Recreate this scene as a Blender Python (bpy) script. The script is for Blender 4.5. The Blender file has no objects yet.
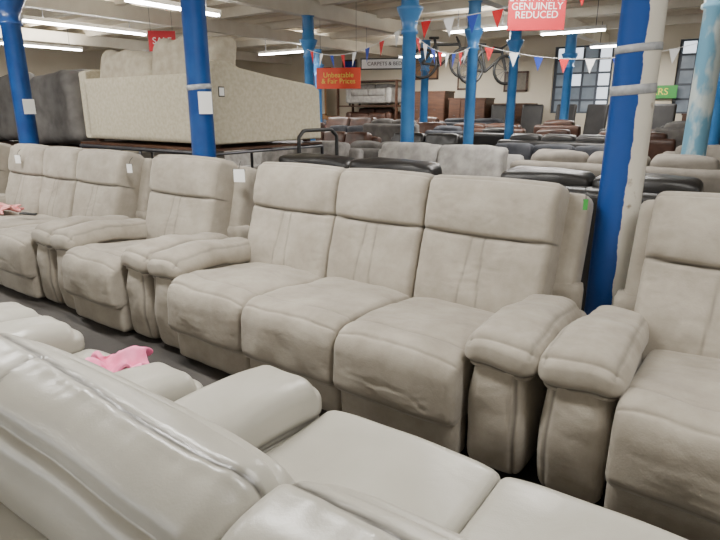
import bpy, math, random
from mathutils import Vector, Matrix, noise, Euler
random.seed(4)
S=bpy.context.scene
COL=S.collection
# ---------------------------------------------------------------- materials
def mat(name,c1,c2=None,scale=5,rough=.6,bump=0,bscale=60,metal=0,emit=None,es=0,fine=0,sheen=0,coat=0,wr=0,stretch=(1,1,1),detail=4,lo=.35,hi=.65,seam=None,bd=.004,nr=.5):
    m=bpy.data.materials.new(name); m.use_nodes=True
    n=m.node_tree.nodes; l=m.node_tree.links; b=n['Principled BSDF']
    b.inputs['Base Color'].default_value=(*c1,1); b.inputs['Roughness'].default_value=rough
    b.inputs['Metallic'].default_value=metal
    if sheen: b.inputs['Sheen Weight'].default_value=sheen
    if coat: b.inputs['Coat Weight'].default_value=coat
    if emit: b.inputs['Emission Color'].default_value=(*emit,1); b.inputs['Emission Strength'].default_value=es
    tc=n.new('ShaderNodeTexCoord'); oi=n.new('ShaderNodeObjectInfo')
    ad=n.new('ShaderNodeVectorMath'); ad.operation='MULTIPLY_ADD'
    mp=n.new('ShaderNodeMapping'); mp.inputs['Scale'].default_value=stretch
    l.new(tc.outputs['Object'],mp.inputs['Vector'])
    cb=n.new('ShaderNodeCombineXYZ')
    for i in range(3): l.new(oi.outputs['Random'],cb.inputs[i])
    l.new(cb.outputs[0],ad.inputs[0]); ad.inputs[1].default_value=(37,19,53); l.new(mp.outputs[0],ad.inputs[2])
    if c2:
        t=n.new('ShaderNodeTexNoise'); t.inputs['Scale'].default_value=scale; t.inputs['Detail'].default_value=detail; t.inputs['Roughness'].default_value=nr
        l.new(ad.outputs[0],t.inputs['Vector'])
        r=n.new('ShaderNodeValToRGB'); r.color_ramp.elements[0].color=(*c1,1); r.color_ramp.elements[1].color=(*c2,1)
        r.color_ramp.elements[0].position=lo; r.color_ramp.elements[1].position=hi
        l.new(t.outputs['Fac'],r.inputs['Fac']); out=r.outputs['Color']
        if seam:
            at=n.new('ShaderNodeAttribute'); at.attribute_name='seam'
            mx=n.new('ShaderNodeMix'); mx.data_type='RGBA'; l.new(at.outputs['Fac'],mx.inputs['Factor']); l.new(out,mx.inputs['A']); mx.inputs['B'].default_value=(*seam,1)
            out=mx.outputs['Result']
        l.new(out,b.inputs['Base Color'])
    if bump:
        t=n.new('ShaderNodeTexNoise'); t.inputs['Scale'].default_value=bscale; t.inputs['Detail'].default_value=5
        l.new(ad.outputs[0],t.inputs['Vector'])
        bp=n.new('ShaderNodeBump'); bp.inputs['Strength'].default_value=bump; bp.inputs['Distance'].default_value=bd
        l.new(t.outputs['Fac'],bp.inputs['Height']); last=bp
        if wr:
            t2=n.new('ShaderNodeTexNoise'); t2.inputs['Scale'].default_value=7; t2.inputs['Detail'].default_value=2.5; t2.inputs['Distortion'].default_value=1.5
            l.new(ad.outputs[0],t2.inputs['Vector'])
            b2=n.new('ShaderNodeBump'); b2.inputs['Strength'].default_value=wr; b2.inputs['Distance'].default_value=.02
            l.new(t2.outputs['Fac'],b2.inputs['Height']); l.new(bp.outputs[0],b2.inputs['Normal']); last=b2
        l.new(last.outputs[0],b.inputs['Normal'])
    return m
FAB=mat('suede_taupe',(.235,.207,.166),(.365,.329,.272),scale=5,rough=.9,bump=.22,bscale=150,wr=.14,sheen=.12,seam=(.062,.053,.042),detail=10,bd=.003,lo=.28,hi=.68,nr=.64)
LEA=mat('leather_stone',(.385,.368,.318),(.435,.418,.365),scale=4,rough=.30,bump=.15,bscale=260,wr=.10,seam=(.06,.056,.05),bd=.002)
BASE=mat('black_base_cloth',(.02,.02,.02),rough=.8)
CREAM=mat('cream_fabric',(.40,.355,.26),(.48,.435,.33),scale=30,rough=.95,bump=.3,bscale=170,detail=6)
CREAM2=mat('cream_cushion_fabric',(.32,.28,.21),(.42,.375,.29),scale=12,rough=.95,bump=.35,bscale=170,detail=8)
GREY=mat('grey_chenille',(.17,.16,.15),(.30,.28,.265),scale=9,rough=.95,bump=.4,bscale=120)
LGREY=mat('light_grey_chenille',(.28,.265,.25),(.42,.40,.37),scale=10,rough=.95,bump=.4,bscale=120)
TAUPE=mat('taupe_fabric',(.18,.16,.135),(.25,.225,.19),scale=8,rough=.9,bump=.3,bscale=120)
DGREY=mat('dark_grey_fabric',(.11,.102,.095),(.17,.16,.15),scale=6,rough=.9,bump=.3,bscale=120)
BLACK=mat('black_leather',(.014,.013,.013),(.025,.023,.022),scale=6,rough=.38,bump=.2,bscale=150)
BROWN=mat('brown_leather',(.05,.022,.014),(.09,.04,.025),scale=6,rough=.45,bump=.2,bscale=150)
MAROON=mat('plum_fabric',(.08,.03,.035),(.12,.05,.05),scale=6,rough=.8)
SLATE=mat('slate_fabric',(.03,.033,.042),(.06,.063,.075),scale=6,rough=.8)
PINK=mat('pink_plush',(.80,.16,.33),(.9,.28,.46),scale=15,rough=.8,bump=.4,bscale=60)
PEACH=mat('pink_paper',(.70,.26,.26),(.80,.38,.36),scale=15,rough=.9)
STEEL=mat('grey_steel',(.12,.12,.13),rough=.4,metal=.8)
WHITEM=mat('white_card',(.8,.8,.78),rough=.6)
BLK=mat('black_plastic',(.015,.015,.015),rough=.5)
BLUE=mat('blue_gloss_paint',(.010,.055,.23),(.018,.09,.31),scale=4,rough=.3,bump=.3,bscale=25,coat=.3)
TEAL=mat('sky_blue_paint',(.030,.15,.40),(.06,.22,.49),scale=3,rough=.35,bump=.2,bscale=25)
PALE=mat('pale_peeling_paint',(.16,.36,.50),(.60,.68,.66),scale=5,rough=.5,bump=.3,bscale=25,lo=.44,hi=.52,stretch=(1,1,.4))
TAPE=mat('silver_tape',(.22,.23,.24),(.36,.36,.37),scale=20,rough=.4)
CEIL=mat('ceiling_paint',(.72,.64,.51),(.80,.73,.60),scale=1.5,rough=.8,bump=.2,bscale=8)
BEAM=mat('beam_paint',(.72,.66,.55),(.80,.75,.64),scale=3,rough=.6)
WALLM=mat('wall_paint',(.60,.53,.41),(.68,.62,.50),scale=.8,rough=.8,bump=.2,bscale=12)
FLOORM=mat('floor_concrete',(.04,.036,.034),(.085,.077,.07),scale=2,rough=.6,bump=.3,bscale=20)
FRAME=mat('window_frame_paint',(.06,.07,.09),rough=.5)
RED=mat('red_board',(.50,.005,.015),rough=.5)
ORANGE=mat('orange_red_board',(.80,.06,.012),rough=.5)
GREEN=mat('green_board',(.04,.30,.05),rough=.5)
YEL=mat('yellow_paint',(.85,.7,.08),rough=.5)
WOOD=mat('dark_wood',(.045,.018,.009),(.085,.036,.018),scale=3,rough=.45,stretch=(1,1,8))
OAK=mat('oak_wood',(.22,.11,.05),(.32,.18,.085),scale=3,rough=.5,stretch=(1,1,8))
FRED=mat('flag_red',(.55,.015,.02),rough=.8); FWHT=mat('flag_white',(.8,.8,.8),rough=.8); FBLU=mat('flag_blue',(.02,.05,.33),rough=.8)
TUBE=mat('fluorescent_tube',(1,1,1),emit=(1,.98,.93),es=34)
WHT=mat('white_enamel',(.8,.8,.78),rough=.4)
PEEL=mat('blue_white_peeling_paint',(.012,.085,.36),rough=.35)
def mkpeel():
    m=PEEL; n=m.node_tree.nodes; l=m.node_tree.links; b=n['Principled BSDF']
    tc=n.new('ShaderNodeTexCoord'); sx=n.new('ShaderNodeSeparateXYZ'); l.new(tc.outputs['Object'],sx.inputs[0])
    t=n.new('ShaderNodeTexNoise'); t.inputs['Scale'].default_value=6; t.inputs['Detail'].default_value=8; t.inputs['Roughness'].default_value=.6; l.new(tc.outputs['Object'],t.inputs['Vector'])
    a=n.new('ShaderNodeMath'); a.operation='MULTIPLY_ADD'; l.new(t.outputs['Fac'],a.inputs[0]); a.inputs[1].default_value=.06; l.new(sx.outputs['X'],a.inputs[2])
    a2=n.new('ShaderNodeMath'); a2.operation='MULTIPLY_ADD'; l.new(sx.outputs['Y'],a2.inputs[0]); a2.inputs[1].default_value=.55; l.new(a.outputs[0],a2.inputs[2])
    g=n.new('ShaderNodeMath'); g.operation='GREATER_THAN'; l.new(a2.outputs[0],g.inputs[0]); g.inputs[1].default_value=.020
    mx=n.new('ShaderNodeMix'); mx.data_type='RGBA'; l.new(g.outputs[0],mx.inputs['Factor'])
    mx.inputs['A'].default_value=(.010,.060,.26,1)
    r=n.new('ShaderNodeValToRGB'); r.color_ramp.elements[0].color=(.28,.22,.15,1); r.color_ramp.elements[1].color=(.66,.63,.55,1); r.color_ramp.elements[0].position=.30; r.color_ramp.elements[1].position=.37
    t2=n.new('ShaderNodeTexNoise'); t2.inputs['Scale'].default_value=10; t2.inputs['Detail'].default_value=6; l.new(tc.outputs['Object'],t2.inputs['Vector']); l.new(t2.outputs['Fac'],r.inputs['Fac'])
    l.new(r.outputs['Color'],mx.inputs['B'])
    l.new(mx.outputs['Result'],b.inputs['Base Color'])
mkpeel()
# ---------------------------------------------------------------- mesh helpers
def empty(name,loc=(0,0,0),rz=0):
    e=bpy.data.objects.new(name,None); e.location=loc; e.rotation_euler=(0,0,rz); COL.objects.link(e); return e
def link(name,me,parent=None,loc=(0,0,0),rot=(0,0,0),scale=(1,1,1)):
    o=bpy.data.objects.new(name,me); o.location=loc; o.rotation_euler=rot; o.scale=scale; COL.objects.link(o)
    if parent: o.parent=parent
    return o
def rbox_me(name,size,r,res,m,deform=None,smooth=True):
    hx,hy,hz=[s/2 for s in size]
    N=[max(2,int(round(s/res))) for s in size]
    r=min(r,hx*.99,hy*.99,hz*.99)
    idx={};V=[];F=[];SM=[]
    def vid(i,j,k):
        key=(i,j,k)
        if key in idx: return idx[key]
        p=Vector((-hx+2*hx*i/N[0],-hy+2*hy*j/N[1],-hz+2*hz*k/N[2]))
        q=Vector((max(-(hx-r),min(hx-r,p.x)),max(-(hy-r),min(hy-r,p.y)),max(-(hz-r),min(hz-r,p.z))))
        d=p-q
        if d.length>1e-9: p=q+d.normalized()*r
        s=0
        if deform:
            o=deform(p)
            if len(o)==4: s=o[3]; o=o[:3]
            p=Vector(o)
        idx[key]=len(V); V.append(p); SM.append(max(0,min(1,s))); return idx[key]
    for a in (0,N[2]):
        for i in range(N[0]):
            for j in range(N[1]):
                f=[vid(i,j,a),vid(i+1,j,a),vid(i+1,j+1,a),vid(i,j+1,a)]
                F.append(f if a else f[::-1])
    for a in (0,N[1]):
        for i in range(N[0]):
            for k in range(N[2]):
                f=[vid(i,a,k),vid(i+1,a,k),vid(i+1,a,k+1),vid(i,a,k+1)]
                F.append(f[::-1] if a else f)
    for a in (0,N[0]):
        for j in range(N[1]):
            for k in range(N[2]):
                f=[vid(a,j,k),vid(a,j+1,k),vid(a,j+1,k+1),vid(a,j,k+1)]
                F.append(f if a else f[::-1])
    me=bpy.data.meshes.new(name); me.from_pydata(V,[],F); me.materials.append(m)
    if smooth: me.polygons.foreach_set('use_smooth',[True]*len(F))
    if any(SM):
        at=me.attributes.new('seam','FLOAT','POINT'); at.data.foreach_set('value',SM)
    me.update(); return me
def box(name,size,loc,m,parent=None,rot=(0,0,0),r=0.0):
    if r>0: me=rbox_me(name,size,r,max(min(size)/4,max(size)/40),m)
    else:
        hx,hy,hz=[s/2 for s in size]
        V=[(x,y,z) for x in(-hx,hx) for y in(-hy,hy) for z in(-hz,hz)]
        F=[(0,1,3,2),(4,6,7,5),(0,4,5,1),(2,3,7,6),(0,2,6,4),(1,5,7,3)]
        me=bpy.data.meshes.new(name); me.from_pydata(V,[],F); me.materials.append(m)
    return link(name,me,parent,loc,rot)
def lathe_me(name,prof,m,seg=28):
    V=[];F=[]
    for (r,z) in prof:
        for s in range(seg):
            a=2*math.pi*s/seg; V.append((r*math.cos(a),r*math.sin(a),z))
    for i in range(len(prof)-1):
        for s in range(seg):
            t=(s+1)%seg; F.append((i*seg+s,i*seg+t,(i+1)*seg+t,(i+1)*seg+s))
    F.append(tuple(range(seg))[::-1]); F.append(tuple((len(prof)-1)*seg+s for s in range(seg)))
    me=bpy.data.meshes.new(name); me.from_pydata(V,[],F); me.materials.append(m)
    me.polygons.foreach_set('use_smooth',[len(f)==4 for f in F])
    me.update()
    return me
def tube(name,pts,r,m,parent=None,loc=(0,0,0),cyc=False,smooth=True):
    cu=bpy.data.curves.new(name,'CURVE'); cu.dimensions='3D'; cu.bevel_depth=r; cu.bevel_resolution=3; cu.resolution_u=6
    if smooth:
        sp=cu.splines.new('NURBS'); sp.order_u=3; sp.use_endpoint_u=not cyc
    else: sp=cu.splines.new('POLY')
    sp.points.add(len(pts)-1)
    for p,q in zip(sp.points,pts): p.co=(*q,1)
    sp.use_cyclic_u=cyc; cu.use_fill_caps=True; cu.materials.append(m)
    o=bpy.data.objects.new(name,cu); o.location=loc; COL.objects.link(o)
    if parent:o.parent=parent
    return o
def text(name,body,size,loc,m,parent,rz=0,sp=.85):
    cu=bpy.data.curves.new(name,'FONT'); cu.body=body; cu.size=size; cu.align_x='CENTER'; cu.align_y='CENTER'; cu.extrude=.001; cu.space_line=sp
    cu.materials.append(m)
    o=bpy.data.objects.new(name,cu); o.location=loc; o.rotation_euler=(math.pi/2,0,rz); COL.objects.link(o); o.parent=parent; return o
G=lambda d,s: math.exp(-(d/s)**2)
def lump(p,f=4,a=.006,off=0): return noise.noise(Vector((p.x*f+off,p.y*f+3.1,p.z*f+off*2)))*a
def crease(x,y,off,a):
    """soft fabric creases: ridged, elongated noise"""
    n=noise.noise(Vector((x*5+off+y*4,y*15-x*3,off)))
    return -a*math.exp(-(n/.09)**2)*max(0,noise.noise(Vector((x*4+off,y*4,off+9)))+.25)
def sst(a,b,x):
    t=max(0,min(1,(x-a)/(b-a))); return t*t*(3-2*t)
def rnd(y,z,hy,hz,R,sy,sz):
    a=(sy*y-(hy-R))/R; b=(sz*z-(hz-R))/R
    if a>0 and b>0:
        m=max(a,b); L=math.hypot(a,b); a2=a*m/L; b2=b*m/L
        return sy*(hy-R+a2*R), sz*(hz-R+b2*R)
    return y,z
# ---------------------------------------------------------------- fabric recliner (faces -Y, front plane at local y=0)
SW=.61; AW=.275
BH=.76; ZH=.465
def back_def(w,off):
    H=BH
    def d(p):
        x,y,z=p; z0=z
        y,z=rnd(y,z,.12,H/2,.070,-1,1); y,z=rnd(y,z,.12,H/2,.09,1,1)
        h=z+H/2
        fr=sst(.05,-.06,y); u=x/(w/2); e=1-abs(u)**5
        yo=0
        zl=ZH-.012*(1-u*u)
        if h>zl: yo-=.036*max(0,math.sin(math.pi*min(1,(h-zl)/(H-zl))))**.45*(.5+.5*e)
        else: yo-=(.016*max(0,math.sin(math.pi*max(0,h)/zl))**.5+.012*G(h-.16,.12))*(.3+.7*e)
        yo+=.014*G(h-zl,.010)
        s=G(h-zl,.0062)
        if h<ZH:
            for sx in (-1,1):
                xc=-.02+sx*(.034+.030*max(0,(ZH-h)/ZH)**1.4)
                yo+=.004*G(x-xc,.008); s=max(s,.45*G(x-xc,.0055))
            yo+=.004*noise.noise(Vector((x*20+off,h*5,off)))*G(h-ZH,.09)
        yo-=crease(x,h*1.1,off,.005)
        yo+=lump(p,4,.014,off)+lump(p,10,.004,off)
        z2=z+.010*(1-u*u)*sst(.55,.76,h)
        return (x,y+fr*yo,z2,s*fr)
    return d
SD=.82;SH=.31
def seat_def(off):
    D,H=SD,SH
    def d(p):
        x,y,z=p; u=x/(SW/2)
        y,z=rnd(y,z,D/2,H/2,.11,-1,1); y,z=rnd(y,z,D/2,H/2,.05,-1,-1)
        v=y/(D/2)
        top=sst(0,.13,z); e=1-abs(u)**4
        z2=z+top*(.030*e-.038*sst(-.3,1,v)+lump(p,4,.017,off)+lump(p,10,.005,off)+crease(x,y,off,.006))
        fr=sst(-D/2+.12,-D/2,y)
        y2=y-fr*(.022*e)*(1-.6*(z/H*2)**2)+fr*(lump(p,6,.011,off+4)-crease(x,z*2,off+3,.005))
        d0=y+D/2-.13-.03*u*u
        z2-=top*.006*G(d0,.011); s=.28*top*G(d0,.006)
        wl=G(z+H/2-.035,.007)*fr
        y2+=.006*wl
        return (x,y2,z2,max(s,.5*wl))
    return d
backW=SW+.085
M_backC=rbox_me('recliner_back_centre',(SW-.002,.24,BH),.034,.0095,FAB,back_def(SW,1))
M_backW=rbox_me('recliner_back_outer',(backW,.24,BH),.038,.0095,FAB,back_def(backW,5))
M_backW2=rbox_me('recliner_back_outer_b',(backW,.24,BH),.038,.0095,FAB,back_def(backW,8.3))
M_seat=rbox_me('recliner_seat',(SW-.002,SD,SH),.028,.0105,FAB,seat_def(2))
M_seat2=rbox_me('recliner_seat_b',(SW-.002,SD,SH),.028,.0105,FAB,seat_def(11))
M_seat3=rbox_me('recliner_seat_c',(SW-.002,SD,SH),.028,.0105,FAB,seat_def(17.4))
def foot_def(p):
    x,y,z=p; u=x/(SW/2)
    return (x,y-(.014*(1-u**4) if y<0 else 0)*math.cos(z*9)+lump(p,8,.010),z,0)
M_foot=rbox_me('recliner_footrest',(SW-.004,.12,.24),.030,.016,FAB,foot_def)
AL=.74
def armpad_def(p):
    x,y,z=p; v=y/(AL/2)
    y,z=rnd(y,z,AL/2,.0725,.070,-1,1)
    fr=sst(.1,-AL/2,y)
    k=.86+.15*sst(.25,-.22,y)-.03*sst(-.25,-.37,y)
    c=1-(x/.15)**2
    z2=z-.026*sst(-.1,-AL/2,y)+(.030*c+crease(x,y,6,.006) if z>0 else 0)+lump(p,6,.014,3)+lump(p,14,.004,3)-.048*sst(-.1,.37,y)
    s=G(z+.042,.006); gr=G(z+.042,.011)
    s*=1 if (abs(x)>.10 or y<-AL/2+.05) else 0
    t=G(abs(x)-.122,.006)*(z>0.02)
    z2-=.005*t
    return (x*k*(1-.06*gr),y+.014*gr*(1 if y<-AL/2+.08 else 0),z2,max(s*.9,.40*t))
M_armpad=rbox_me('recliner_arm_pad',(.310,AL,.145),.066,.0105,FAB,armpad_def)
def armbody_def(p):
    x,y,z=p; h=(z+.25)/.50
    b=math.sin(math.pi*max(0,min(1,h)))
    fr=sst(.1,-.40,y)
    g=G(x-.085,.008)
    x2=x*(.95+.09*b)+lump(p,5,.014,4)
    y2=y-fr*.035*b*(1-(x/.15)**2)+fr*.010*g+(lump(p,7,.012,9)-crease(x,z,5,.005))*fr
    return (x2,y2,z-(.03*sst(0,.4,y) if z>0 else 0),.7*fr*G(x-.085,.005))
M_armbody=rbox_me('recliner_arm_body',(.245,.90,.50),.050,.0115,FAB,armbody_def)
def recliner(name,x0,n,yf=1.88,rz=0):
    e=empty(name,(x0,yf,0),rz)
    W=n*SW+2*AW
    tl=math.radians(-15)
    for i in range(n):
        cx=AW+SW*(i+.5)
        link('seat_cushion_%d'%(i+1),(M_seat,M_seat2,M_seat3)[i%3],e,(cx,-.06+SD/2,.347),(math.radians(-1),0,0))
        link('footrest_panel_%d'%(i+1),M_foot,e,(cx,.055,.150))
        if n==1: me,ox,sx=M_backW2,0,1.10
        elif i==0: me,ox,sx=M_backW,-.045,1
        elif i==n-1: me,ox,sx=M_backW2,.045,1
        else: me,ox,sx=M_backC,0,1
        link('back_cushion_%d'%(i+1),me,e,(cx+ox,.835,.725),(tl,0,0),(sx,1,1))
    for s,cx in (('left',AW/2-.002),('right',W-AW/2+.002)):
        link('arm_pad_'+s,M_armpad,e,(cx,.38,.550),(0,0,0),(-1 if s=='left' else 1,1,1))
        link('arm_body_'+s,M_armbody,e,(cx,.49,.27),(0,0,0),(1 if s=='right' else -1,1,1))
    shell=rbox_me('recliner_back_shell',(W-.20,.17,.74),.05,.03,FAB,lambda p:(p.x,p.y+.03*(1 if p.y>0 else 0)*math.cos(p.z*3),p.z,0))
    link('back_shell',shell,e,(W/2,.975,.68),(tl,0,0))
    box('rear_panel',(W-.12,.14,.55),(W/2,.92,.35),FAB,e,r=.04)
    box('base_frame',(W-.16,.80,.12),(W/2,.50,.10),BASE,e)
    for i,(fx,fy) in enumerate([(.1,.2),(W-.1,.2),(.1,.86),(W-.1,.86)]):
        box('foot_%d'%i,(.06,.06,.05),(fx,fy,.025),BLK,e)
    return e
recliner('recliner_sofa',-2.965,3)
recliner('recliner_armchair',-4.137,1)
recliner('recliner_sofa',-6.53,3)
recliner('recliner_sofa',-8.93,3)
recliner('recliner_sofa',-.560,3)
# ---------------------------------------------------------------- leather sofas of the foreground row (built facing -Y, turned round)
LW=.61; LA=.28
def lback_def(w,off):
    def d(p):
        x,y,z=p; u=x/(w/2)
        y,z=rnd(y,z,.125,.33,.12,-1,1); y,z=rnd(y,z,.125,.33,.12,1,1)
        h=z+.33
        yo=0; e=1-abs(u)**4
        fr=sst(.05,-.1,y); rr=sst(.0,.09,y)
        yo-=fr*e*(.03*math.sin(math.pi*min(1,max(0,h/.36))) + .03*math.sin(math.pi*min(1,max(0,(h-.36)/.30))) - .03*G(h-.37,.015))
        up=sst(.2,.33,z)
        ys=-.030-.015*math.sin(u*2.2)-.02*abs(u)**6
        q=y-ys
        w1=G(q,.0050)*up; w2=G(q-.013,.010)*up
        sx=.13+.55*max(0,.66-h)**1.4+.03*(1-sst(-.03,.1,y))
        g=G(x-sx,.0052)*(1 if (y>ys) else 0)*(w>.7)
        gath=noise.noise(Vector((x*30,off,1)))*G(q-.02,.022)*up
        z2=z+up*(.020*e+lump(p,3.5,.014,off)+lump(p,10,.003,off))-.005*w1+.003*w2+.004*gath-.003*g*up
        return (x,y+yo+lump(p,4,.010,off)-.004*g*rr,z2,max(w1*1.3,g*.6))
    return d
def lseat_def(p):
    x,y,z=p;u=x/(LW/2)
    y,z=rnd(y,z,.38,.11,.07,-1,1)
    top=sst(0,.08,z); e=1-abs(u)**5
    return (x,y-(.010*e*sst(-.2,-.37,y)),z+top*(.012*e+lump(p,5,.008,6)),0)
ML_seat=rbox_me('leather_seat',(LW-.002,.76,.22),.024,.0120,LEA,lseat_def)
ML_backs={}
def lback(w,off):
    k=round(w,3)
    if k not in ML_backs: ML_backs[k]=rbox_me('leather_back',(w-.002,.25,.66),.045,.0070,LEA,lback_def(w,off))
    return ML_backs[k]
def larm_def(p):
    x,y,z=p
    y,z=rnd(y,z,.40,.10,.09,-1,1)
    fr=sst(-.15,-.40,y)
    gr=G(z+.04,.009)
    return (x*(1-.04*gr),y+.008*gr*(y<-.3),z-fr*.02+.012*(1-(y/.40)**2)+lump(p,6,.010,2),gr*.6*(1 if abs(x)>.1 or y<-.3 else 0))
ML_arm=rbox_me('leather_arm_pad',(.285,.80,.20),.085,.012,LEA,larm_def)
ML_armb=rbox_me('leather_arm_body',(.25,.84,.46),.05,.02,LEA,lambda p:(p.x*(1+.04*math.cos(p.z*5)),p.y,p.z,0))
ML_front=rbox_me('leather_front',(LW-.01,.10,.27),.03,.02,LEA,lambda p:(p.x,p.y-(.015 if p.y<0 else 0)*math.cos(p.z*8),p.z,0))
def leather(name,xmax,n,yf=1.33,sx=1):
    W=n*LW+2*LA
    e=empty(name,(xmax,yf,0),math.pi); e.scale=(sx,1,1)
    tl=math.radians(-8)
    for i in range(n):
        cx=LA+LW*(i+.5)
        link('seat_cushion_%d'%(i+1),ML_seat,e,(cx,.36,.375))
        link('front_panel_%d'%(i+1),ML_front,e,(cx,.06,.19))
        w=LW; ox=0
        if n==1: w=LW+LA*1.7
        elif i==0: w=LW+LA*.93; ox=-LA*.465
        elif i==n-1: w=LW+LA*.93; ox=LA*.465
        link('back_cushion_%d'%(i+1),lback(w,3+i),e,(cx+ox,.885,.66),(tl,0,0))
    for s,cx in (('a',LA/2),('b',W-LA/2)):
        link('arm_pad_'+s,ML_arm,e,(cx,.40,.52))
        link('arm_body_'+s,ML_armb,e,(cx,.45,.28))
    sh=rbox_me('leather_rear_shell',(W-.02,.20,.74),.07,.03,LEA,lambda p:(p.x,p.y,p.z+lump(p,4,.02),0))
    link('rear_shell',sh,e,(W/2,1.04,.46),(tl,0,0))
    box('base_frame',(W-.1,.9,.14),(W/2,.55,.09),BASE,e)
    for i,(fx,fy) in enumerate([(.12,.1),(W-.12,.1),(.12,1.0),(W-.12,1.0)]):
        box('foot_%d'%i,(.06,.06,.05),(fx,fy,.025),BLK,e)
    return e
leather('leather_sofa',-1.352+3*LW+2*LA,3,1.325)
leather('leather_armchair',-1.425,1,1.12,.88)
leather('leather_sofa',-2.49,3,1.12)
# ---------------------------------------------------------------- generic sofas for the rest of the showroom
def sofa(name,xc,yc,w,n,m,face=-1,H=.92,D=.9,z0=0,m2=None,rz=0,legs=True,armH=.62):
    e=empty(name,(xc,yc,z0),(0 if face<0 else math.pi)+rz); m2=m2 or m
    aw=.2; sw=(w-2*aw)/n
    bm=rbox_me('back_cushion',(sw-.006,.22,H-.36),.06,.035,m2,lambda p:(p.x,p.y-(.03 if p.y<0 else 0)*math.cos(p.z*5)+lump(p,6,.02),p.z+.02*math.cos(p.x*3/sw)+lump(p,5,.02),0))
    sm=rbox_me('seat_cushion',(sw-.006,D*.72,.2),.05,.05,m,lambda p:(p.x,p.y,p.z+(.02 if p.z>0 else 0)*math.cos(p.x*3/sw),0))
    for i in range(n):
        cx=-w/2+aw+sw*(i+.5)
        link('seat_cushion_%d'%(i+1),sm,e,(cx,-D*.1,.38))
        link('back_cushion_%d'%(i+1),bm,e,(cx,D*.26,.36+(H-.36)/2),(math.radians(-8),0,0))
    am=rbox_me('arm',(aw,D*.95,armH-.06),.07,.05,m,lambda p:(p.x*(1+.1*math.cos(p.z*4)),p.y,p.z+(.03*math.cos(p.y*2.5) if p.z>0 else 0),0))
    link('arm_left',am,e,(-w/2+aw/2,0,.03+armH/2)); link('arm_right',am,e,(w/2-aw/2,0,.03+armH/2))
    box('back_frame',(w-.1,.16,H-.14),(0,D*.41,.06+(H-.14)/2),m,e,(math.radians(-5),0,0),r=.05)
    box('base_frame',(w-.12,D*.85,.24),(0,0,.18),m,e,r=.03)
    for i,(fx,fy) in enumerate([(-1,-1),(1,-1),(-1,1),(1,1)]):
        box('leg_%d'%i,(.05,.05,.07),(fx*(w/2-.12),fy*D*.36,.035),BLK,e)
    return e
sofa('black_leather_sofa',-3.0,4.35,2.1,2,BLACK,1,1.03)
sofa('black_leather_sofa',-.95,4.35,1.7,2,BLACK,1,1.03)
sofa('grey_fabric_sofa',-5.4,5.9,1.9,2,GREY,-1,1.02)
sofa('light_grey_sofa',-3.15,5.75,2.0,2,LGREY,-1,1.05)
sofa('taupe_sofa',-1.05,5.55,1.9,3,TAUPE,1,1.08)
sofa('taupe_sofa',1.1,5.3,2.0,3,TAUPE,-1,1.0)
sofa('grey_fabric_sofa',-6.8,7.2,2.1,3,LGREY,1,.95)
sofa('dark_grey_sofa',-4.7,7.3,1.4,2,DGREY,1,.98)
sofa('slate_sofa',-2.3,7.3,2.0,3,SLATE,-1,1.0)
sofa('taupe_sofa',-.1,7.3,2.0,3,TAUPE,-1,1.05)
sofa('brown_leather_sofa',-7.4,9.2,2.1,3,BROWN,-1,1.0)
sofa('black_leather_sofa',-5.2,9.1,1.8,2,BLACK,-1,1.02)
sofa('black_leather_sofa',-2.6,9.0,1.9,3,BLACK,1,1.08)
dm=[BLACK,SLATE,BROWN,MAROON,DGREY]
for r,y in enumerate([10.95,11.85,13.4]):
    x=-10.2-r*.8
    while x<-.3:
        w=random.choice([1.0,1.5,1.9]); m=random.choice(dm)
        nm={BLACK:'black_leather_sofa',SLATE:'slate_sofa',BROWN:'brown_leather_sofa',MAROON:'plum_sofa',DGREY:'dark_grey_sofa'}[m]
        if not(y==13.4 and x<-3.9<x+w): sofa(nm,x+w/2,y,w,1 if w<1.2 else 2,m,random.choice([-1,1]),random.uniform(1.05,1.28),D=.8)
        x+=w+.08
# ---------------------------------------------------------------- racks with raised sofas (left)
def rack(name,x0,x1,y0,y1,z):
    e=empty(name)
    for i,x in enumerate((x0,(x0+x1)/2,x1)):
        tube('end_frame_%d'%i,[(x,y0,0),(x,y0,z*.5),(x,y0,z-.045),(x,y1,z-.045),(x,y1,z*.5),(x,y1,0)],.020,STEEL,e,smooth=False)
        tube('brace_%d'%i,[(x,y0,.3),(x,y1,.3)],.016,STEEL,e,smooth=False)
    for i,y in enumerate((y0,(y0+y1)/2,y1)):
        tube('rail_%d'%i,[(x0,y,z-.045),(x1,y,z-.045)],.020,STEEL,e,smooth=False)
    box('deck',(x1-x0,y1-y0,.02),((x0+x1)/2,(y0+y1)/2,z-.012),WOOD,e)
    return e
rack('steel_rack',-6.40,-4.12,3.45,5.0,1.10)
hp=empty('steel_trolley')
tube('hoop',[(-3.95,5.05,.02),(-3.95,5.05,.9),(-3.95,5.05,1.17),(-3.95,4.95,1.24),(-3.95,4.5,1.24),(-3.95,4.42,1.17),(-3.95,4.42,.9),(-3.95,4.42,.02)],.02,BLK,hp)
tube('crossbar',[(-3.95,5.05,.5),(-3.95,4.42,.5)],.015,BLK,hp,smooth=False)
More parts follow.
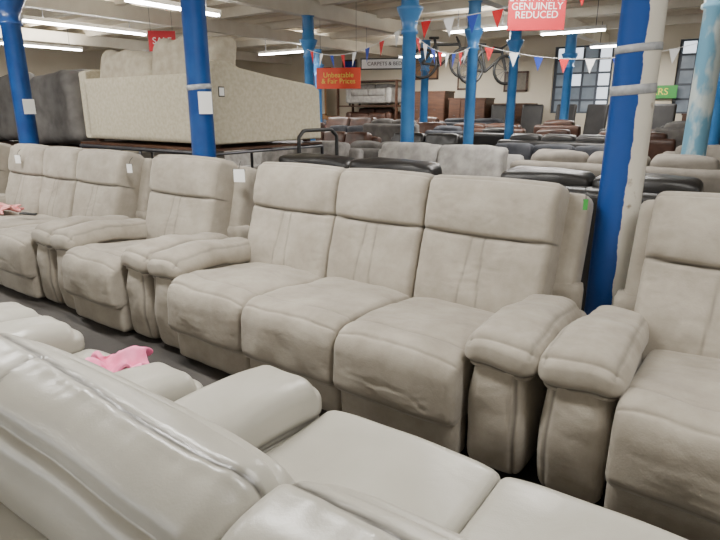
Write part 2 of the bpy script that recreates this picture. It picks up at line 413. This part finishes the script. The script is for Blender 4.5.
def cream():
    e=empty('cream_sofa',(-5.25,3.5,1.105))
    w=2.22
    box('back_panel',(w-.12,.16,.64),(0,.08,.35),CREAM,e,r=.02)
    prof=[(0,.03),(0,.74),(.10,.77),(.22,.77),(.34,.72),(.8,.66),(1.40,.60),(1.50,.55),(1.52,.03)]
    for s,x in (('left',-w/2+.07),('right',w/2-.07)):
        t=.07;V=[(sx*t,y,z) for sx in(-1,1) for y,z in prof];n=len(prof)
        F=[tuple(range(n)),tuple(range(n,2*n))[::-1]]+[(i,(i+1)%n,n+(i+1)%n,n+i)[::-1] for i in range(n)]
        me=bpy.data.meshes.new('side');me.from_pydata(V,[],F);me.materials.append(CREAM)
        o=link('side_panel_'+s,me,e,(x,0,0)); b=o.modifiers.new('b','BEVEL');b.width=.02;b.segments=3
    box('seat_base',(w-.2,1.3,.26),(0,.76,.19),CREAM,e,r=.03)
    for i in range(2):
        box('seat_cushion_%d'%i,(.96,1.05,.17),(-.49+.98*i,.88,.39),CREAM2,e,r=.05)
    for i,(x,h,rr) in enumerate([(-.50,.46,.03),(.50,.54,-.03)]):
        me=rbox_me('cushion',(.98 if i==0 else 1.06,.26,h),.09,.03,CREAM2,lambda p:(p.x,p.y,p.z+.03*math.cos(p.x*3)+lump(p,4,.06),0))
        link('back_cushion_%d'%i,me,e,(x,.28,.53+h/2-.08),(math.radians(-10),rr,0))
    for i,(fx,fy) in enumerate([(-1,.1),(1,.1),(-1,1.4),(1,1.4)]):
        box('leg_%d'%i,(.06,.06,.04),(fx*(w/2-.12),fy,.02),WOOD,e)
    box('label',(.004,.07,.09),(w/2+.003,.10,.50),BLK,e); box('label_paper',(.004,.055,.07),(w/2+.006,.10,.50),WHITEM,e)
    return e
cream()
rack('low_steel_rack',-9.6,-6.75,3.45,4.6,1.0)
def grey_up(xc,y,w,z0):
    e=empty('dark_grey_armchair',(xc,y,z0))
    me=rbox_me('back',(w,.36,.86),.12,.03,DGREY,lambda p:(p.x*(1-.08*p.z/.4)+.03*p.z,p.y+lump(p,5,.02),p.z+.06*p.x/w+lump(p,4,.03),0))
    link('back',me,e,(0,.2,.46)); box('seat_cushion',(w*.8,.6,.24),(0,.6,.34),DGREY,e,r=.08)
    for s in(-1,1): box('arm_%s'%('left' if s<0 else 'right'),(.18,.75,.5),(s*(w/2-.1),.58,.3),DGREY,e,r=.08)
    box('base',(w*.9,.75,.2),(0,.55,.12),DGREY,e,r=.03)
    for i,(fx,fy) in enumerate([(-1,.25),(1,.25),(-1,.85),(1,.85)]): box('leg_%d'%i,(.05,.05,.06),(fx*w*.4,fy,.03),BLK,e)
grey_up(-7.35,3.6,1.08,1.0); grey_up(-8.75,3.6,1.2,1.0)
# ---------------------------------------------------------------- room shell
X0,X1,Y0,Y1,Z=-18,5,-5,16,3.4
box('floor',(X1-X0,Y1-Y0,.1),((X0+X1)/2,(Y0+Y1)/2,-.05),FLOORM)
box('ceiling',(X1-X0,Y1-Y0,.1),((X0+X1)/2,(Y0+Y1)/2,Z+.05),CEIL)
box('wall_left',(.2,Y1-Y0,Z),(X0-.1,(Y0+Y1)/2,Z/2),WALLM)
box('wall_right',(.2,Y1-Y0,Z),(X1+.1,(Y0+Y1)/2,Z/2),WALLM)
box('wall_front',(X1-X0,.2,Z),((X0+X1)/2,Y0-.1,Z/2),WALLM)
wb=empty('wall_back'); wins=[(-5.1,-3.6),(-2.15,-.65)]; zb,zt=1.35,3.05
xs=[X0,-5.1,-3.6,-2.15,-.65,X1]
for i in range(0,6,2): box('pier_%d'%i,(xs[i+1]-xs[i],.3,Z),((xs[i]+xs[i+1])/2,Y1+.15,Z/2),WALLM,wb)
for a,b in wins:
    box('spandrel_low',(b-a,.3,zb),((a+b)/2,Y1+.15,zb/2),WALLM,wb); box('spandrel_top',(b-a,.3,Z-zt),((a+b)/2,Y1+.15,(Z+zt)/2),WALLM,wb)
GL=mat('daylit_glow_glass',(.08,.10,.12),(.20,.23,.26),scale=2,rough=.3,emit=(.6,.72,.85),es=.12)  # opaque panes; daylight put in as a faint blue emission
for k,(a,b) in enumerate(wins):
    e=empty('window_%d'%(k+1))
    for i in range(5):
        x=a+(b-a)*i/4; box('mullion_%d'%i,(.05 if i%4 else .08,.06,zt-zb),(x+(.03 if i==0 else -.03 if i==4 else 0),Y1+.12,(zb+zt)/2),FRAME,e)
    for i in range(6):
        z=zb+(zt-zb)*i/5; box('bar_%d'%i,(b-a,.05,.05),((a+b)/2,Y1+.12,z+(.02 if i==0 else -.02 if i==5 else 0)),FRAME,e)
    for i in range(4):
        for j in range(5):
            if i==3 or (j==4 and i in(0,1)) or (k==0 and j==2 and i==1): continue
            box('pane_%d_%d'%(i,j),((b-a)/4-.04,.01,(zt-zb)/5-.04),(a+(b-a)*(i+.5)/4,Y1+.13,zb+(zt-zb)*(j+.5)/5),GL,e)
for i,y in enumerate((6.3,8.4,10.2,12.4,14.6)): box('trim_beam_cross_%d'%i,(X1-X0,.14,.18),((X0+X1)/2,y,3.31),BEAM)
for i,x in enumerate((-14.6,-9.9,-6.95,-3.85,-.6)): box('trim_beam_long_%d'%i,(.18,Y1-Y0,.26),(x,(Y0+Y1)/2,3.14),BEAM)
for i,y in enumerate([7.0+.7*k for k in range(12)]): box('trim_joist_%d'%i,(X1-X0,.06,.08),((X0+X1)/2,y,3.36),CEIL)
def column(x,y,m,r=.1,tags=(),tapes=(),zt=3.01):
    e=empty('cast_iron_column',(x,y,0))
    q=2.62
    me=lathe_me('shaft',[(r*1.5,0),(r*1.5,.12),(r*1.12,.18),(r,.25),(r*.92,q-.30),(r*1.15,q-.29),(r*1.15,q-.26),(r*.95,q-.24),(r*1.15,q-.14),(r*1.7,q-.03),(r*1.8,q),(r*1.2,q+.02),(r*1.1,zt-.02),(r*1.3,zt)],m)
    link('shaft',me,e)
    for i,(z,h) in enumerate(tapes):
        link('tape_%d'%i,lathe_me('tape',[(r*.97,0),(r*.985+.001,.001),(r*.98+.001,h-.001),(r*.97,h)],TAPE),e,(0,0,z),(math.radians(3),math.radians(-4),0))
    d=Vector((-x,-y)).normalized()
    for i,(z,w,h,off) in enumerate(tags):
        a=math.atan2(d.y,d.x)+off
        box('notice_%d'%i,(w,.004,h),(math.cos(a)*(r+.008),math.sin(a)*(r+.008),z),WHITEM,e,(0,0,a+math.pi/2))
    return e
column(-.585,3.08,PEEL,.105,tapes=((1.52,.045),(1.71,.035)))
column(-3.8,3.08,BLUE,.10,tags=((1.50,.11,.17,.35),),tapes=((1.60,.04),))
column(-6.9,3.12,BLUE,.105,tags=((1.48,.13,.16,.5),))
column(-10.0,3.12,BLUE,.105)
column(-6.9,8.05,TEAL,.09); column(-3.77,6.27,TEAL,.09); column(-3.96,8.48,TEAL,.085); column(-3.96,10.2,TEAL,.085)
column(-.6,6.35,PALE,.11); column(-.7,9.6,TEAL); column(-7,12.4,TEAL); column(-10.4,12.5,TEAL);column(-3.9,13.3,TEAL)
def alight(e,nm,loc,rot,L,en,wd=.2):
    l=bpy.data.lights.new(nm,'AREA'); l.shape='RECTANGLE'; l.size=L; l.size_y=wd; l.energy=en; l.color=(1,.975,.93)
    o=bpy.data.objects.new(nm,l); o.location=loc; o.rotation_euler=rot; COL.objects.link(o); o.parent=e
def strip(x,y,z,L=1.5,along='x',e_w=0,w=.12,up=0):
    e=empty('fluorescent_light',(x,y,z),0 if along=='x' else math.pi/2)
    box('housing',(L,w,.06),(0,0,.05),WHT,e)
    for k in(-1,1):
        link('tube_%d'%(k+2),lathe_me('tube',[(.016,-L/2+.02),(.016,L/2-.02)],TUBE,12),e,(0,k*.03,0),(0,math.pi/2,0))
        tube('rod_%d'%(k+2),[(k*L*.35,0,.08),(k*L*.35,0,Z-z)],.006,STEEL,e,smooth=False)
    if e_w: alight(e,'lamp',(0,0,-.03),(0,0,0),L,e_w*1.3)
    if up: alight(e,'ceiling_fill',(0,0,.09),(math.pi,0,0),L,up,.1)  # added area light facing up to brighten the ceiling, not a real lamp
for (x,y,z,L,al,w,up) in [(-10.3,6.0,2.85,2.3,'y',80,38),(-7.3,5.6,2.85,1.6,'y',65,32),(-14.2,7,2.85,2.0,'y',80,34),(-10.7,11.4,2.85,1.6,'x',100,38),(-4.86,10.66,2.9,1.3,'x',90,36),
     (-3.4,11.6,2.85,1.2,'x',0,0),(-3.0,14.1,2.8,1.4,'x',80,0),(-7.9,13.8,2.8,1.4,'x',110,36),(-12.6,9.4,2.75,1.5,'y',0,0),
     (-1.7,5.2,2.9,1.5,'x',55,0),(-2.4,1.5,2.85,1.5,'x',72,0),(-6.0,1.6,2.85,1.6,'x',66,0),(.8,1.5,2.85,1.6,'x',44,0),(-2,-2.5,2.85,1.6,'x',20,0),(-5.4,-2.2,2.85,1.6,'x',20,0),(-2.4,7.9,2.9,1.5,'x',60,36)]:
    strip(x,y,z,L,al,w,.12,up)
def area(name,loc,rot,sx,sy,e,c):
    l=bpy.data.lights.new(name,'AREA'); l.shape='RECTANGLE'; l.size=sx; l.size_y=sy; l.energy=e; l.color=c
    o=bpy.data.objects.new(name,l); o.location=loc; o.rotation_euler=rot; COL.objects.link(o)
area('fill_light_front',(-6,-4.8,2.0),(math.radians(80),0,0),8,2,220,(.94,.97,1))  # added fill light inside the front wall, which has no window
area('fill_light_right',(4.8,3,2.0),(math.radians(82),0,math.radians(90)),5,2,45,(.94,.97,1))  # second added fill, by the solid right wall; no window there
w=bpy.data.worlds.new('overcast_sky'); S.world=w; w.use_nodes=True
w.node_tree.nodes['Background'].inputs[0].default_value=(.85,.92,1,1); w.node_tree.nodes['Background'].inputs[1].default_value=1.8
# ---------------------------------------------------------------- signs, bunting
def sign(name,x,y,z,w,h,m,body,size,mt,rz=0,hang=True,border=None):
    e=empty(name,(x,y,z),rz)
    box('board',(w,.02,h),(0,0,0),m,e)
    if border: box('border',(w+.05,.012,h+.05),(0,.008,0),border,e)
    text('lettering',body,size,(0,-.013,0),mt,e)
    if hang:
        for k in(-1,1): tube('wire_%d'%(k+2),[(k*w*.4,0,h/2),(k*w*.4,0,Z-z)],.003,STEEL,e,smooth=False)
sign('hanging_red_sign',-2.13,6.0,2.44,.56,.44,RED,'EVERYTHING\nGENUINELY\nREDUCED',.094,WHITEM,math.radians(30))
sign('orange_sale_sign',-6.9,8.9,2.02,.86,.38,ORANGE,"Unbeatable\n& Fair Prices",.13,YEL,math.radians(25))
sign('white_banner_sign',-6.55,10,2.33,.98,.17,WHITEM,'CARPETS & BEDS',.1,BLK,math.radians(25),border=BLK)
sign('red_arrow_sign',-9.6,7,2.68,.5,.36,RED,'SALE',.17,WHITEM,math.radians(40))
sign('green_wall_sign',-2.6,15.9,1.86,1.1,.30,GREEN,'OFFERS',.22,YEL,0,False)
def bunting(pa,pb,n,sag):
    e=empty('bunting'); pa=Vector(pa);pb=Vector(pb)
    P=lambda t:pa.lerp(pb,t)-Vector((0,0,sag*4*t*(1-t)))
    tube('string',[P(i/16) for i in range(17)],.004,WHITEM,e)
    d=(pb-pa).normalized()
    for k,m in enumerate((FRED,FWHT,FBLU)):
        V=[];F=[]
        for i in range(k,n,3):
            c=P((i+.5)/n); b=len(V); tw=Vector((d.y,-d.x,0))*random.uniform(-.05,.05)
            V+=[c-d*.07,c+d*.07,c-Vector((0,0,.2))+tw]; F.append((b,b+1,b+2))
        me=bpy.data.meshes.new('flags');me.from_pydata(V,[],F);me.materials.append(m);link('flags_%d'%k,me,e)
bunting((-6.8,7.9,2.45),(-3.9,6.4,2.45),8,.2)
bunting((-3.65,6.2,2.45),(-.75,6.25,2.95),10,.15)
bunting((-3.85,8.4,2.4),(-.8,9.5,2.4),9,.25)
bunting((-3.8,6.4,2.35),(-3.95,8.35,2.35),8,.15)
# bicycles
def bike(x,y,z,rz,s=1):
    e=empty('bicycle',(x,y,z),rz)
    def ring(nm,c,r,t): tube(nm,[(c+r*math.cos(a),0,r*math.sin(a)) for a in [i*math.pi/10 for i in range(20)]],t,BLK,e,cyc=True)
    ring('wheel_rear',-.5*s,.33*s,.032); ring('wheel_front',.5*s,.33*s,.032)
    for nm,c in(('rear',-.5),('front',.5)):
        for i in range(6):
            a=i*math.pi/6; tube('spoke_%s_%d'%(nm,i),[(c*s-.32*s*math.cos(a),0,-.32*s*math.sin(a)),(c*s+.32*s*math.cos(a),0,.32*s*math.sin(a))],.005,STEEL,e,smooth=False)
    bb=(-.08*s,0,-.05*s);st=(-.2*s,0,.42*s);hd=(.36*s,0,.42*s)
    for i,(a,b) in enumerate([(bb,st),(st,hd),(bb,(.38*s,0,.32*s)),(bb,(-.5*s,0,0)),(st,(-.5*s,0,0)),((.34*s,0,.5*s),(.5*s,0,0)),(st,(-.23*s,0,.55*s))]):
        tube('frame_%d'%i,[a,b],.03,BLK,e,smooth=False)
    tube('handlebar',[(.3*s,-.25,.55*s),(.34*s,0,.5*s),(.3*s,.25,.55*s)],.02,BLK,e)
    box('saddle',(.24*s,.12,.05),(-.24*s,0,.57*s),BLK,e,r=.02)
    for k in(-1,1): tube('hanging_wire_%d'%(k+2),[(k*.5*s,0,.33*s),(k*.5*s,0,Z-z)],.004,STEEL,e,smooth=False)
bike(-6.1,11.6,2.42,math.radians(25),.9); bike(-5.05,11.6,2.25,math.radians(55),.84)
# ---------------------------------------------------------------- back-of-room furniture
def cabinet(name,x,y,w,h,d,m,rows,cols,z0=0):
    e=empty(name,(x,y,z0)); box('carcass',(w,d,h-.06),(0,0,h/2+.0),m,e); box('top',(w+.04,d+.04,.04),(0,0,h-.01),m,e)
    for i in range(cols):
        for j in range(rows):
            cx=-w/2+w*(i+.5)/cols; cz=.08+(h-.14)*(j+.5)/rows
            box('drawer_%d_%d'%(i,j),(w/cols-.03,.02,(h-.14)/rows-.03),(cx,-d/2-.01,cz),m,e); box('knob_%d_%d'%(i,j),(.06,.02,.02),(cx,-d/2-.03,cz),STEEL,e)
    box('plinth',(w-.04,d-.04,.06),(0,0,.03),m,e)
cabinet('wardrobe',-8.4,15.3,1.2,1.95,.6,WOOD,2,2); cabinet('wardrobe',-7.1,15.3,1.1,1.75,.6,WOOD,2,3); cabinet('wardrobe',-5.9,15.5,1.0,1.6,.6,WOOD,2,2)
cabinet('chest_of_drawers',-12.4,14.9,1.1,1.25,.5,OAK,4,2); cabinet('sideboard',-13.8,14.9,1.3,1.0,.5,OAK,3,3)
cabinet('sideboard',-1.0,15.2,1.5,1.35,.5,WOOD,3,3); cabinet('chest_of_drawers',.6,15.2,1.1,1.5,.5,WOOD,4,2)
def shelf():
    e=empty('display_shelving',(-10.4,15.2,0))
    for x in(-1.1,1.1):
        for y in(-.4,.4): box('post',(.06,.06,2.3),(x,y,1.15),WOOD,e)
    for z in(.83,1.55,2.28): box('shelf',(2.26,.86,.04),(0,0,z),WOOD,e)
shelf()
sofa('brown_leather_sofa',-10.4,15.2,1.7,2,BROWN,-1,.62,.75,.85,armH=.5); sofa('cream_fabric_sofa',-10.4,15.2,1.7,2,LGREY,-1,.62,.75,1.57,armH=.5); sofa('plum_sofa',-10.4,15.2,1.8,2,MAROON,-1,.70,.75,0,armH=.5)
def poster(x,z,w,h,m):
    e=empty('framed_poster',(x,15.97,z)); box('print',(w,.02,h),(0,0,0),m,e)
    for s in(-1,1): box('frame_side',(.05,.04,h+.08),(s*(w/2+.02),0,0),WOOD,e); box('frame_rail',(w+.08,.04,.05),(0,0,s*(h/2+.02)),WOOD,e)
poster(-13.2,2.5,.9,.6,PEACH); poster(-11.9,2.75,.5,.5,FBLU); poster(-9.0,2.65,.8,.55,OAK); poster(-7.6,2.4,.5,.7,CREAM); poster(-6.1,2.2,.6,.45,TAUPE)
def mirror(x,y,z):
    e=empty('standing_mirror',(x,y,z)); 
    for sx in(-1,1): box('frame_side',(.05,.04,1.0),(sx*.3,0,.5),OAK,e)
    for zz in(.02,.98): box('frame_rail',(.65,.04,.05),(0,0,zz),OAK,e)
    box('glass',(.58,.01,.94),(0,0,.5),mat('mirror_glass',(.7,.72,.75),rough=.1,metal=1),e)
mirror(-12.4,14.9,1.266)
def ochair(x,y,rz):
    e=empty('office_chair',(x,y,0),rz)
    box('seat',(.5,.5,.1),(0,0,.5),BLACK,e,r=.04); box('backrest',(.54,.1,1.0),(0,.26,1.08),BLACK,e,(math.radians(-8),0,0),r=.045)
    link('stem',lathe_me('stem',[(.03,.1),(.03,.46)],STEEL),e)
    for i in range(5):
        a=i*2*math.pi/5; tube('foot_%d'%i,[(0,0,.12),(.3*math.cos(a),.3*math.sin(a),.02)],.02,BLK,e,smooth=False)
    for s in(-1,1): tube('armrest_%d'%(s+1),[(s*.24,0,.5),(s*.3,0,.7),(s*.3,.2,.72)],.02,BLK,e)
for i in range(6): ochair(-5.9+.75*i,14.6,random.uniform(-.4,.4))
# ---------------------------------------------------------------- small things
def cloth(name,loc,sx,sy,h,m,rz,seed,fold=.035,f=9):
    def d(p):
        n1=noise.noise(Vector((p.x*f+seed,p.y*f,0)))
        return (p.x*(1+.35*noise.noise(Vector((p.y*f*1.5,seed,1)))),p.y*(1+.8*noise.noise(Vector((p.x*f*1.6,seed,2)))),p.z+n1*fold,0)
    link(name,rbox_me(name,(sx,sy,h),h*.45,.006,m,d),None,loc,(0,0,rz))
cloth('crumpled_pink_wrap',(-1.86,1.04,.535),.20,.17,.018,PINK,.9,5,.055,16)
cloth('pink_wrapping_paper',(-5.75,2.22,.575),.5,.22,.02,PEACH,.2,7,.05,12)
cloth('remote_handset',(-5.2,2.25,.57),.14,.05,.02,BLK,.7,1,.01)
def tag(x,y,z,w,h,rz,m=WHITEM):
    e=empty('price_tag',(x,y,z),rz); box('card',(w,.004,h),(0,0,0),m,e); box('edge',(w*1.12,.003,h*.2),(0,.002,h*.42),BLK,e)
    tube('string',[(0,0,h/2),(0,.02,h/2+.03),(0,.05,h/2+.05)],.002,BLK,e)
tag(-3.02,2.74,1.0,.08,.09,.5); tag(-.665,2.74,1.02,.02,.05,.4,GREEN); tag(-6.0,2.58,.98,.06,.08,.4); tag(-4.20,2.64,.99,.05,.07,.3)
# ---------------------------------------------------------------- camera
cam=bpy.data.cameras.new('camera'); cam.lens=28; cam.sensor_width=36; cam.clip_start=.02
co=bpy.data.objects.new('camera',cam); co.location=(0,0,1.45); co.rotation_euler=(math.radians(74),0,math.radians(35.7)); COL.objects.link(co); S.camera=co
